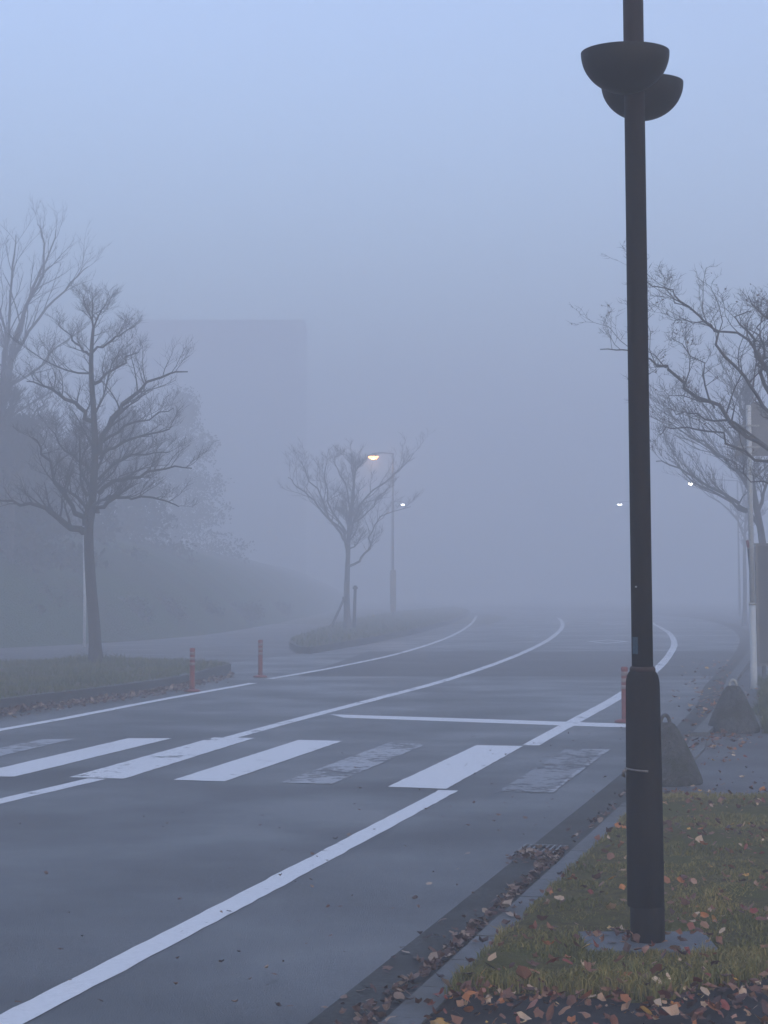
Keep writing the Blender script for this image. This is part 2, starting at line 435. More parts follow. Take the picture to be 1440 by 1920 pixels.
# thin bright rim left on the last stripe
part_poly('crosswalk_stripe', [(1028, 1487), (1037, 1487), (1144, 1406), (1090, 1405.5), (1090, 1407.0), (1132, 1407.4)], M_faded, 'bright remnant of paint along the last stripe', z=0.0065)
def diamond(cx, cy, hw, hl):
    c = G(cx, cy); a = math.atan2(1, 0.13)
    u = Vector((math.cos(a), math.sin(a), 0)); w = Vector((u.y, -u.x, 0))
    t = 0.17
    v = []
    for k in (1.0, 0.0):
        L, Wd = (hl, hw) if k else (hl - t * 3.0, hw - t)
        v += [c + u * L, c + w * Wd, c - u * L, c - w * Wd]
    v = [(p.x, p.y, 0.0035 + zg(p.y)) for p in v]
    f = [(i, (i + 1) % 4, 4 + (i + 1) % 4, 4 + i) for i in range(4)]
    o = mesh_obj('diamond_mark', v, f, M_white2, road); return o
diamond(1140, 1203, 0.63, 2.2)['label'] = 'nearer white diamond outline on the road'
diamond(1150, 1170, 0.7, 2.2)['label'] = 'farther white diamond outline on the road'

# gutter, kerbs, footpath on the right
tag(strip_obj('gutter', offs(EDGE, -0.004), offs(EDGE, 0.345), 0.005, M_gut), kind='structure')
tag(strip_obj('footpath', offs(EDGE, 0.43), offs(EDGE, 13), 0.052, M_pave), kind='structure')
def kerb(name, i0, i1, base, o0, o1, h, gap=0.6):
    """kerb stones laid end to end along the road edge"""
    a, b = offs(EDGE, o0), offs(EDGE, o1)
    def at(L, arr, acc):
        for i in range(len(acc) - 1):
            if acc[i + 1] >= L:
                t = (L - acc[i]) / max(1e-6, acc[i + 1] - acc[i]); return arr[i].lerp(arr[i + 1], t)
        return arr[-1]
    acc = [0]
    for i in range(len(EDGE) - 1): acc.append(acc[-1] + (EDGE[i + 1] - EDGE[i]).length)
    L = i0; bm = bmesh.new()
    while L < i1:
        e = min(L + gap - 0.008, i1)
        p = [at(L, a, acc), at(e, a, acc), at(e, b, acc), at(L, b, acc)]
        dz = random.uniform(-0.003, 0.003)
        ins = (p[3] - p[0]).normalized() * 0.018
        lo = [bm.verts.new((q.x, q.y, base + zg(q.y))) for q in p]
        mid = [bm.verts.new((q.x, q.y, h - 0.018 + dz + zg(q.y))) for q in p]
        tp = [bm.verts.new(((q + (ins if k in (0, 1) else ins * 0)).x, (q + (ins if k in (0, 1) else ins * 0)).y, h + dz + zg(q.y))) for k, q in enumerate(p)]
        for A, B in ((lo, mid), (mid, tp)):
            for k in range(4): bm.faces.new((A[k], A[(k + 1) % 4], B[(k + 1) % 4], B[k]))
        bm.faces.new(tp)
        L += gap
    return tag(bm_obj(name, bm, M_kerb), kind='structure')
kerb('kerb', 0.5, 22.3, -0.02, 0.335, 0.515, 0.068)
kerb('kerb', 28.2, 62, -0.02, 0.335, 0.515, 0.12)
# dropped concrete piece where the kerb begins again
P = [G(1285, 1407, .05), G(1299, 1430, .05), G(1321, 1407, .05), G(1329, 1380, .05), G(1303, 1374, .05)]
tag(slab_obj('kerb_ramp', P, 0.0, 0.072, M_kerb), kind='structure')

# the near path the photographer stands on, and the grass verge
yfront = 8.75
KO = 0.515
def kx(d, o=KO):                # X of the kerb's back edge at distance d (straight part)
    return -1.92 / 0.765 + TAN * d + o * math.sqrt(1 + TAN * TAN)
def front(x):                   # ragged front of the verge
    return 8.72 + 0.28 * noise.noise(Vector((x * 1.1, 3.0, 0))) + 0.12 * noise.noise(Vector((x * 4, 9.0, 0))) + max(0, x - 1.15) * 0.75
BACK = G(1300, 1492, .06).y
def back(x): return BACK + 0.10 * noise.noise(Vector((x * 1.7, 6.0, 0)))
SL0, SL1, LAMP_Y = G(1082, 1752, .07), G(1338, 1775, .07), G(1212, 1771, 0.07).y
v = []; f = []
xs = np.linspace(0.0, 7.5, 160)
vp = []
NX, NY = 150, 60
for j in range(NY + 1):
    for i in range(NX + 1):
        t = i / NX
        yb = 0
        x = 7.5 * t
        # first guess rows from front to back, columns from the kerb
        d0 = front(x); d1 = back(x)
        d = d0 + (d1 - d0) * j / NY
        xx = kx(d) + 0.0 + (8.0) * t ** 1.4
        d0 = front(xx); d = d0 + (back(xx) - d0) * j / NY
        xx = kx(d) + 8.0 * t ** 1.4
        ed = min(1, min(j, NY - j) / 4, i / 5)
        z = 0.058 + ed * (0.018 + 0.03 * (0.5 + noise.noise(Vector((xx * 1.3, d * 1.3, 0)))) + 0.012 * noise.noise(Vector((xx * 9, d * 9, 0))))
        if SL0.x - .06 < xx < SL1.x + .06 and LAMP_Y - .33 < d < LAMP_Y + .3: z = 0.06
        vp.append((xx, d, z))
for j in range(NY):
    for i in range(NX):
        q = j * (NX + 1) + i; f.append((q, q + 1, q + NX + 2, q + NX + 1))
tag(mesh_obj('verge', vp, f, M_soil, smooth=True), kind='structure')
tag(mesh_obj('near_path', [(kx(-6) , -6, 0.056), (9, -6, 0.056), (9, 9.9, 0.056), (kx(9.9), 9.9, 0.056)], [(0, 1, 2, 3)], M_path), kind='structure')

def verge_pts(n):
    x = rng.uniform(0.0, 5.6, n * 2); d = rng.uniform(8.3, BACK + .15, n * 2)
    keep = [(a, b) for a, b in zip(x, d) if a > kx(b) + 0.0 and front(a) < b < back(a) and a < 0.22 * b + 1.2]
    return keep[:n]
LAMP = G(1212, 1771, 0.07)
SL = (G(1082, 1752, .07), G(1338, 1775, .07))

# grass blades
def blades(name, pts, hmin, hmax, m, z0=0.075, wid=0.0042, lean=0.9, label='', hfun=None, parent=None):
    n = len(pts)
    P = np.array(pts)
    a = rng.uniform(0, 2 * math.pi, n); h = rng.uniform(hmin, hmax, n)
    if hfun is not None: h = h * np.array([hfun(x, y) for x, y in pts])
    le = rng.uniform(0.1, lean, n) * h; b = rng.uniform(0, 2 * math.pi, n)
    w = rng.uniform(0.6, 1.3, n) * wid
    X, Y = P[:, 0], P[:, 1]
    Z = np.full(n, z0) + np.array([zg(y) for y in P[:, 1]])
    dx, dy = np.cos(a) * w, np.sin(a) * w
    lx, ly = np.cos(b) * le, np.sin(b) * le
    V = np.zeros((n, 5, 3))
    V[:, 0] = np.stack([X - dx, Y - dy, Z - .02], 1); V[:, 1] = np.stack([X + dx, Y + dy, Z - .02], 1)
    V[:, 2] = np.stack([X + dx * .7 + lx * .35, Y + dy * .7 + ly * .35, Z + h * .6], 1)
    V[:, 3] = np.stack([X - dx * .7 + lx * .35, Y - dy * .7 + ly * .35, Z + h * .6], 1)
    V[:, 4] = np.stack([X + lx * 1.3, Y + ly * 1.3, Z + h], 1)
    verts = V.reshape(-1, 3)
    i = np.arange(n) * 5
    q = np.stack([i, i + 1, i + 2, i + 3], 1); t = np.stack([i + 3, i + 2, i + 4], 1)
    faces = [tuple(map(int, r)) for r in q] + [tuple(map(int, r)) for r in t]
    return mesh_obj(name, verts.tolist(), faces, m)
def in_slab(x, y):
    return SL[0].x < x < SL[1].x and LAMP.y - 0.27 < y < LAMP.y + 0.25
def gh(x, y):
    k = 0.8 + 0.9 * noise.noise(Vector((x * 2.2, y * 2.2, 4))) + 0.35 * noise.noise(Vector((x * 7, y * 7, 4)))
    if y < 9.5: k *= 1.2
    if y > 11.5: k *= 0.75
    return max(0.25, k)
gp = [p for p in verge_pts(88000) if not in_slab(*p) and noise.noise(Vector((p[0] * 3.1, p[1] * 3.1, 8))) > -0.62 + random.uniform(-.35, .35)]
# clumps round the footing
for k in range(60):
    cx = random.uniform(SL[0].x - 0.5, SL[1].x + 0.35); cy = LAMP.y - random.uniform(0.27, 0.75)
    if cy < front(cx): continue
    for q in range(34):
        x, y = random.gauss(cx, .035), random.gauss(cy, .03)
        if x > kx(y): gp.append((x, y))
tag(blades('grass', gp, 0.018, 0.055, M_blade, hfun=gh), kind='stuff', label='short autumn grass, olive and straw coloured, on the verge', cat='grass')

# fallen leaves
def leaf_mesh(name, items, m, flat=False):
    """items: (x, y, z, size, tilt)"""
    V = []; Fc = []
    for (x, y, z, s, tl) in items:
        if not flat: z += zg(y)
        k = random.choice((3, 4, 5, 5)); n = k * 2
        a0 = random.uniform(0, 6.28); asp = random.uniform(0.4, 0.95); deep = random.uniform(0.6, 0.92)
        M = Matrix.Rotation(random.uniform(0, 6.28), 3, 'Z') @ Matrix.Rotation(random.uniform(-tl, tl), 3, 'X') @ Matrix.Rotation(random.uniform(-tl, tl), 3, 'Y')
        curl = random.uniform(-0.6, 1.3)
        b = len(V); V.append((x, y, z + 0.004))
        lo = 0
        loc = []
        for j in range(n):
            an = a0 + math.pi * 2 * j / n
            r = s * (1.0 if j % 2 == 0 else deep) * random.uniform(0.7, 1.12)
            p = Vector((r * math.cos(an), r * math.sin(an) * asp, curl * r * r / s * 0.7))
            p = M @ p; loc.append(p); lo = min(lo, p.z)
        V[b] = (x, y, z + 0.003 - lo)
        for p in loc: V.append((x + p.x, y + p.y, z + 0.003 + p.z - lo))
        for j in range(n): Fc.append((b, b + 1 + j, b + 1 + (j + 1) % n))
    return mesh_obj(name, V, Fc, m)
def ls(a=0.022, b=0.05): return random.uniform(a, b)
def line_d(d, o): return kx(d, o)
L1 = []      # on grass
for (x, y) in verge_pts(2100):
    if noise.noise(Vector((x * 1.5, y * 1.5, 5))) + random.uniform(-.5, .5) > -0.12: L1.append((x, y, 0.095 + random.uniform(0, .025), ls(0.012, 0.038), 0.8))
for (x, y) in verge_pts(900):
    dfr = y - front(x)
    if dfr < 0.55 and random.random() < 1.1 - dfr * 1.6: L1.append((x, y, 0.095 + random.uniform(0, .025), ls(), 0.6))
for k in range(26):
    L1.append((random.uniform(SL[0].x, SL[1].x - .2), LAMP.y + random.uniform(-.1, .3), 0.088, ls(.02, .04), .4))
tag(leaf_mesh('fallen_leaves', L1, M_leaf), kind='stuff', label='brown, tan and yellow fallen leaves lying in the verge grass', cat='leaves')
L2 = []      # on the near path
for k in range(2300):
    x = random.uniform(0.0, 2.6); y = random.uniform(7.9, 9.9)
    if x < kx(y) or y > front(x) + 0.05: continue
    dfr = front(x) - y
    dens = 0.95 if dfr < 0.3 + max(0, x - 0.8) * .5 else 0.28
    if random.random() < dens: L2.append((x, y, 0.06 + random.uniform(0, .03 if dens > .5 else 0.006), ls(.010, .036) if random.random() < .85 else ls(.036, .05), 0.8))
tag(leaf_mesh('fallen_leaves', L2, M_leaf), kind='stuff', label='thick drift of wet brown, red and yellow leaves on the dark path', cat='leaves')
L3 = []      # in the gutter along the kerb
d = 7.4
while d < 21:
    dens = max(0.0, 0.55 + 0.9 * noise.noise(Vector((d * 1.6, 0, 3))))
    if 10.9 < d < 12.9: dens = 0.75
    if d > 13.2: dens *= 0.3
    if d < 10: dens = max(dens, 0.7)
    for k in range(int(12 * dens)):
        o = 0.33 - abs(random.gauss(0, 0.045 if d > 9.2 else 0.08)); dd = d + random.uniform(0, .1)
        L3.append((kx(dd, o), dd, 0.008 + random.uniform(0, .03) * (o > .27), ls(.018, .038), .7))
    d += 0.1
for k in range(70):
    dd = random.uniform(7.3, 11); o = random.uniform(0.02, .5)
    L3.append((kx(dd, o), dd, 0.009 if o < .33 else 0.072, ls(.02, .04), .35))
GR = (G(986, 1595), G(1052, 1610))
gc = G(1012, 1600)
for k in range(120):
    x, y = random.gauss(gc.x - .03, .13), random.gauss(gc.y - .28, .17)
    if x < kx(y, .33) and x > kx(y, 0.02): L3.append((x, y, 0.012 + random.uniform(0, .02), ls(.018, .036), .6))
tag(leaf_mesh('fallen_leaves', L3, M_leafd), kind='stuff', label='dark wet leaves gathered in the gutter against the kerb', cat='leaves')
L4 = []      # scattered on the road
for k in range(170):
    dd = random.uniform(7.2, 26); o = -abs(random.gauss(0, 1.3))
    L4.append((kx(dd, o), dd, 0.012, ls(.008, .026), .4))
for k in range(16):
    p = G(random.uniform(250, 1000), random.uniform(1500, 1800)); L4.append((p.x, p.y, .012, ls(.01, .022), .4))
tag(leaf_mesh('fallen_leaves', L4, M_leafd), kind='stuff', label='scattered single leaves and twigs on the road surface', cat='leaves')
L5 = []
for k in range(420):     # along the far kerb and round the concrete weights
    p = G(random.gauss(1345, 34), random.uniform(1240, 1410), .06)
    L5.append((p.x, p.y, .075, ls(.02, .05), .5))
for k in range(110):
    p = G(random.uniform(1150, 1440), random.uniform(1380, 1490), .06)
    if p.x > kx(p.y, .5): L5.append((p.x, p.y, .07, ls(.015, .035), .4))
tag(leaf_mesh('fallen_leaves', L5, M_leaf), kind='stuff', label='brown leaves strewn along the far kerb and around the concrete weights', cat='leaves')

# ------------------------------------------------------------------ left islands, kerbs, bank
def island(name, pxs, h, mt):
    P = [G(*p) for p in pxs]
    sm = smooth_pts(P + [P[0]], 0.35)[:-1]
    o = tag(slab_obj(name, [(p.x, p.y) for p in sm], -0.05, h, mt), kind='structure')
    c = sum(sm, Vector()) / len(sm)
    # kerb ring
    v = []; f = []; n = len(sm)
    for p in sm:
        t = (c - p).normalized() * 0.16
        g = zg(p.y); v += [(p.x - t.x * .15, p.y - t.y * .15, g - 0.03), (p.x - t.x * .1, p.y - t.y * .1, g + h + .012), (p.x + t.x, p.y + t.y, g + h + .012), (p.x + t.x, p.y + t.y, g + h - .03)]
    for i in range(n):
        j = (i + 1) % n
        for k in range(3): f.append((4 * i + k, 4 * j + k, 4 * j + k + 1, 4 * i + k + 1))
    tag(mesh_obj('kerb', v, f, M_patch), kind='structure')
    return sm
IS1 = [(-420, 1398), (-200, 1375), (0, 1338), (200, 1312), (330, 1291), (400, 1272), (432, 1263), (405, 1258), (330, 1255), (200, 1250), (0, 1258), (-200, 1268), (-420, 1275)]
isl1 = island('grass_island', IS1, 0.17, M_turfl)
IS2 = [(582, 1226), (640, 1216), (720, 1200), (800, 1182), (860, 1163), (880, 1150), (850, 1142), (760, 1150), (660, 1168), (590, 1190), (545, 1208), (556, 1223)]
isl2 = island('grass_island', IS2, 0.15, M_turfl)
def island_blades(pxs, n, z, hm):
    P = [G(*p) for p in pxs]; xs = [p.x for p in P]; ys = [p.y for p in P]; out = []
    while len(out) < n:
        x, y = random.uniform(max(min(xs), -11), max(xs)), random.uniform(min(ys), max(ys))
        c = False; j = len(P) - 1
        for i in range(len(P)):
            if (P[i].y > y) != (P[j].y > y) and x < (P[j].x - P[i].x) * (y - P[i].y) / (P[j].y - P[i].y) + P[i].x: c = not c
            j = i
        if c: out.append((x, y))
    return out
T1 = G(180, 1243, .17)
def hI(x, y):
    d = math.hypot(x - T1.x, y - T1.y); return (0.6 + 0.5 * noise.noise(Vector((x, y, 1)))) * (1 + 2.2 * math.exp(-(d / .9) ** 2))
tag(blades('grass', island_blades(IS1, 16000, .17, 0), 0.05, 0.13, M_blade2, z0=.17, wid=.008, hfun=hI), kind='stuff', label='tufty green and yellow grass round the foot of the left tree', cat='grass')
tag(blades('grass', island_blades(IS2, 9000, .15, 0), 0.06, 0.15, M_blade2, z0=.15, wid=.012), kind='stuff', label='foggy strip of grass under the staked tree', cat='grass')
L6 = []
for k in range(1000):
    t = random.random(); px = -40 + 480 * t
    yb = np.interp(px, [-40, 0, 200, 330, 400, 440], [1346, 1339, 1313, 1293, 1275, 1266])
    p = G(px, yb + abs(random.gauss(0, 4)) + 1)
    L6.append((p.x, p.y, .006 + random.uniform(0, .06), ls(.02, .05), .8))
tag(leaf_mesh('fallen_leaves', L6, M_leafd), kind='stuff', label='dark leaves heaped against the left kerb', cat='leaves')

# grass on the far right behind the weights
gR = [G(random.uniform(1375, 1560), random.uniform(1275, 1392) , .06) for k in range(15000)]
gR = [(p.x, p.y) for p in gR if p.y > 21.4 + 1.3 * noise.noise(Vector((p.x * .9, 2.0, 0))) + max(0, 5.0 - p.x) * .6 and (p.x / p.y * F + 720) > 1416 + 22 * noise.noise(Vector((p.x, p.y, 3))) - (1330 - 1052) * 0]
tag(blades('grass', gR, 0.05, 0.16, M_blade2, z0=.05, wid=.008), kind='stuff', label='longer green grass at the foot of the white sign post', cat='grass')

# the grass bank on the left
base_line = smooth_pts([G(-900, 1228), G(-300, 1222), G(0, 1214), (G(300, 1197)), G(450, 1180), G(560, 1158), G(640, 1138), G(680, 1122)], 1.0)
def bank(name):
    v = []; f = []; K = 26
    n = len(base_line)
    for i, p in enumerate(base_line):
        t = (base_line[min(i + 1, n - 1)] - base_line[max(i - 1, 0)]).normalized(); nn = Vector((-t.y, t.x, 0))
        s = i / (n - 1)
        hgt = 5.6 * (1 - max(0, (s - 0.52) / 0.48) ** 1.3) + 0.05
        for k in range(K + 1):
            u = k / K; q = p + nn * (u * 16.0 + (u ** 3) * 20)
            z = zg(p.y) - 0.05 + hgt * (1 - math.exp(-3.2 * u)) + 0.22 * noise.noise(Vector((q.x * .35, q.y * .35, 0))) * min(1, u * 8)
            v.append((q.x, q.y, z))
    for i in range(n - 1):
        for k in range(K):
            q = i * (K + 1) + k; f.append((q, q + 1, q + K + 2, q + K + 1))
    return mesh_obj(name, v, f, M_bank, smooth=True)
tag(bank('embankment'), kind='structure')
def bank_z(D): return 3.5

# ------------------------------------------------------------------ trees
def grow(acc, start, d, length, r, lev, P):
    """one wandering branch with side shoots; acc is the mesh collector"""
    n = max(3, int(4 + length * 2.0)) if lev < 2 else (4 if lev == 2 else 3)
    pts = [start.copy()]; rad = [r]; dd = d.normalized(); step = length / n
    for i in range(n):
        dd = (dd + Vector((random.gauss(0, 1), random.gauss(0, 1), random.gauss(0, 1))) * P['wob'] + Vector((0, 0, P['up'] * (0.6 if lev < 2 else 1.0)))).normalized()
        pts.append(pts[-1] + dd * step)
        rad.append(r * (1 - 0.78 * (i + 1) / n))
    acc.tube(pts, rad, 5 if lev < 2 else 3, cap=False)
    shoots(acc, pts, rad, length, lev, P)
def shoots(acc, pts, rad, length, lev, P, t0=0.2):
    if lev >= P['levels']: return
    m = P['kids'][lev]
    if lev >= 2: m = int(min(m, 2 + length * 13))
    nseg = len(pts) - 1
    for k in range(m):
        t = t0 + (1 - t0) * (k + random.random()) / m
        i = min(int(t * nseg), nseg - 1); fr = t * nseg - i
        p = pts[i].lerp(pts[i + 1], fr); tan = (pts[i + 1] - pts[i]).normalized()
        rr = rad[i] * (1 - fr) + rad[i + 1] * fr
        side = tan.cross(Vector((random.gauss(0, 1), random.gauss(0, 1), random.gauss(0, .6)))).normalized()
        if side.z < -0.3: side.z *= -0.6
        sp = P['spread'] * random.uniform(0.7, 1.25)
        dr = (tan * math.cos(sp) + side * math.sin(sp)).normalized()
        L = length * random.uniform(0.32, 0.6) * P['ratio'] * (1.1 - 0.45 * t)
        L = max(L, P['minl'])
        grow(acc, p, dr, L, max(rr * 0.5, P['rmin']), lev + 1, P)
def tree(name, D, base_px, z0, trunk_px, r0, r1, limbs, P, mt, label, cat='tree', group=None, extra=6, crown_from=0.35, leaves=0, lsz=0.03):
    """trunk_px and limbs are the outlines read off the photograph, set at distance D with depth of their own"""
    b = W(base_px[0], base_px[1], D); b.z = z0 + zg(D)
    root = empty(name, b); tag(root, label, cat, group)
    loc = lambda px, py, dy=0.0: W(px, py, D + dy) - b
    tp = [Vector((0, 0, -0.08))] + [loc(*q) for q in trunk_px]
    tp = smooth3(tp)
    L = len(tp); rad = [r0 + (r1 - r0) * (i / (L - 1)) ** 0.8 for i in range(L)]
    rad[0] *= 1.35; rad[1] *= 1.12
    a = Acc(); a.tube(tp, rad, 12); a.build('trunk', mt, root)
    c = Acc()
    ln = sum((tp[i + 1] - tp[i]).length for i in range(L - 1))
    for lb in limbs:
        pts, r = lb[0], lb[1]
        sgn = lb[2] if len(lb) > 2 else random.uniform(-1, 1)
        q = [loc(p[0], p[1], 0) for p in pts]
        tot = sum((q[i + 1] - q[i]).length for i in range(len(q) - 1)); s = 0
        out = [q[0]]
        for i in range(1, len(q)):
            s += (q[i] - q[i - 1]).length
            out.append(loc(pts[i][0], pts[i][1], sgn * s * 0.75))
        out = smooth3(out, 0.04)
        rr = [r * (1 - 0.8 * i / (len(out) - 1)) for i in range(len(out))]
        c.tube(out, rr, 6, cap=False)
        shoots(c, out, rr, tot * 1.05, 1, P, 0.15)
    for k in range(extra):                                   # limbs towards and away from the viewer
        t = random.uniform(crown_from, 0.85); i = int(t * (L - 1))
        an = random.choice((1, -1)) * math.pi / 2 + random.gauss(0, .6)
        d = Vector((math.cos(an), math.sin(an), random.uniform(0.35, 0.9)))
        grow(c, tp[i], d, ln * random.uniform(.18, .32), rad[i] * 0.45, 1, P)
    shoots(c, tp, [max(x * .6, P['rmin']) for x in rad], ln * P.get('tl', 0.3), 1, dict(P, kids=[0, P.get('tk', 14), P['kids'][2] if len(P['kids']) > 2 else 4] + P['kids'][3:]), crown_from)
    for sx in (-.35, .1, .4): grow(c, tp[-1] - Vector((0, 0, .02)), Vector((sx, random.uniform(-.3, .3), 1)), ln * .11, r1 * .75, 1, P)
    c.build('crown', mt, root, smooth=False)
    if leaves:
        ends = [c.v[i] for i in random.sample(range(len(c.v)), leaves)]
        lf = leaf_mesh('leaves', [(e.x, e.y, e.z - .02, random.uniform(.5, 1.2) * lsz, 1.2) for e in ends], M_leafd, True); lf.parent = root
    return root
def smooth3(pts, jit=0.0):
    out = []; n = len(pts)
    for i in range(n - 1):
        p0, p1, p2, p3 = pts[max(i - 1, 0)], pts[i], pts[i + 1], pts[min(i + 2, n - 1)]
        m = 3
        for k in range(m):
            t = k / m
            p = 0.5 * ((2 * p1) + (p2 - p0) * t + (2 * p0 - 5 * p1 + 4 * p2 - p3) * t * t + (3 * p1 - p0 - 3 * p2 + p3) * t ** 3)
            if jit and out: p = p + Vector((random.gauss(0, jit), random.gauss(0, jit), random.gauss(0, jit * .6)))
            out.append(p)
    out.append(pts[-1].copy())
    return out

Pt = dict(wob=0.14, up=0.03, levels=4, kids=[0, 9, 7, 4], spread=0.85, ratio=0.98, minl=0.18, rmin=0.0022, tk=16, tl=.22)
D1 = G(180, 1243, .17).y
tree('bare_tree', D1, (180, 1243), 0.17,
     [(177, 1180), (170, 1090), (166, 1000), (172, 950), (178, 860), (176, 780), (171, 700), (172, 650), (175, 615)], 0.135, 0.028,
     [([(158, 998), (120, 980), (85, 955), (40, 945), (-10, 935)], .075, .2),
      ([(160, 985), (135, 950), (105, 900), (85, 850), (60, 820)], .06, -.5),
      ([(183, 962), (205, 945), (212, 935), (250, 932), (300, 935), (335, 950)], .05, .3),
      ([(185, 925), (215, 905), (260, 890), (310, 880), (360, 878)], .05, -.3),
      ([(188, 860), (205, 845), (245, 825), (300, 810), (322, 800)], .04, .5),
      ([(188, 850), (200, 800), (225, 765), (258, 735), (300, 705), (352, 697)], .06, -.2),
      ([(190, 830), (235, 800), (280, 785), (325, 765)], .035, .6),
      ([(172, 790), (150, 765), (115, 740), (85, 725), (50, 715)], .05, -.4),
      ([(176, 720), (200, 700), (235, 680), (262, 655)], .035, .4),
      ([(172, 670), (150, 650), (125, 630), (110, 605)], .03, .3),
      ([(174, 660), (205, 640), (235, 625), (250, 610)], .025, -.5),
      ([(176, 890), (150, 860), (120, 845), (90, 800)], .04, .7),
      ([(165, 930), (150, 900), (155, 850), (160, 830)], .03, -.7),
      ([(184, 900), (230, 860), (275, 850), (318, 845)], .035, .4)],
     dict(Pt, kids=[0, 12, 8, 6], ratio=.8, up=.04), M_bark, 'bare round-crowned tree with a dark trunk at the left kerb, nearest of the left trees', group='bare street trees', extra=9)

# tall tree behind it on the bank
D2 = 66.0
tree('bare_tree', D2, (-18, 985), 1.5,
     [(-12, 900), (-4, 820), (8, 740), (20, 680)], 0.24, 0.10,
     [([(20, 680), (38, 600), (60, 540), (85, 490), (105, 430)], .08, .2), ([(15, 700), (45, 640), (90, 580), (130, 530), (165, 500)], .07, -.3),
      ([(5, 740), (10, 660), (20, 580), (25, 500), (30, 440)], .08, .3), ([(0, 780), (-30, 680), (-50, 580), (-60, 480)], .08, -.3),
      ([(30, 640), (60, 560), (85, 500), (80, 440), (70, 420)], .06, .5), ([(8, 730), (70, 690), (110, 650), (150, 620)], .05, -.4),
      ([(0, 800), (50, 760), (90, 740), (110, 720)], .05, .4), ([(12, 700), (10, 620), (-5, 540), (-10, 470)], .06, -.6),
      ([(-4, 820), (-60, 760), (-110, 700)], .06, .2)],
     dict(Pt, kids=[0, 9, 6, 4], up=0.05, spread=0.5, rmin=0.004, ratio=.8), M_bark, 'tall fan-shaped bare tree on the bank behind the left tree, cut by the frame', extra=6, crown_from=.5)
# tangled thicket lower left on the bank
for k, (px, D, h, lb) in enumerate([(20, 60, 4.3, 'dense twiggy bare tree low on the bank at the far left edge'), (-70, 58, 5.0, 'dense bare tree on the bank just outside the left edge'), (95, 68, 3.9, 'smaller twiggy bare tree on the bank behind the left trunk')]):
    zb = 3.0
    py = HZ + (H - zb) * F / D
    s = F / D
    tree('bare_tree', D, (px, py), 1.2, [(px + 3, py - .3 * h * s), (px + 5, py - .6 * h * s), (px, py - .8 * h * s)], .12, .03,
         [([(px + 2, py - (.15 + .1 * j) * h * s), (px + sg * 22 * (1 + .2 * j), py - (.35 + .1 * j) * h * s), (px + sg * random.uniform(55, 90), py - random.uniform(.55, .95) * h * s)], .05) for j in range(5) for sg in (1, -1)],
         dict(Pt, kids=[0, 9, 8, 5], up=.07, rmin=.007), M_bark, lb, extra=6)

# staked tree in the middle distance
D3 = G(652, 1180, .15).y
tree('bare_tree', D3, (652, 1180), .15,
     [(650, 1130), (651, 1080), (653, 1030), (654, 990), (660, 940), (665, 890)], .135, .035,
     [([(651, 1040), (640, 1000), (615, 970), (590, 940), (560, 915), (540, 895)], .06, .2), ([(652, 1020), (630, 985), (600, 930), (575, 890), (565, 865)], .05, -.3),
      ([(654, 1062), (680, 1045), (695, 1020), (700, 985), (720, 965), (770, 950)], .05, .2), ([(655, 1010), (670, 960), (700, 920), (735, 895), (775, 850)], .05, -.2),
      ([(655, 990), (655, 940), (640, 890), (625, 865)], .045, .5), ([(658, 980), (664, 930), (662, 880), (655, 850)], .04, -.5),
      ([(650, 1000), (625, 960), (610, 900), (615, 860)], .045, .2), ([(656, 985), (690, 960), (710, 930), (740, 910)], .035, .5),
      ],
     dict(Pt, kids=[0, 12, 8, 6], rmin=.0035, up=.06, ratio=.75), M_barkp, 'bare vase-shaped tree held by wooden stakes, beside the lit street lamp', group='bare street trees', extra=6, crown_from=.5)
# its stakes
def stake(a, b, r, label):
    o = empty('tree_stake', (a.x, a.y, .15 + zg(a.y))); tag(o, label, 'stake', 'stakes of the young tree')
    A = Acc(); off = Vector((a.x, a.y, .15 + zg(a.y))); A.tube([a - off - Vector((0, 0, .1)), b - off], [r, r * .9], 8); A.build('pole', M_stake, o)
    B = Acc(); u = (b - a).normalized(); B.tube([b - off - u * .12, b - off - u * .04], [r * 1.5, r * 1.5], 8); B.build('rope_binding', M_dloop, o)
stake(W(617, 1180, D3 - .3), W(647, 1118, D3 - .12), .045, 'slanting wooden stake left of the staked tree')
stake(W(664, 1178, D3 - .2), W(666, 1098, D3 - .15), .06, 'upright wooden stake right of the staked tree')

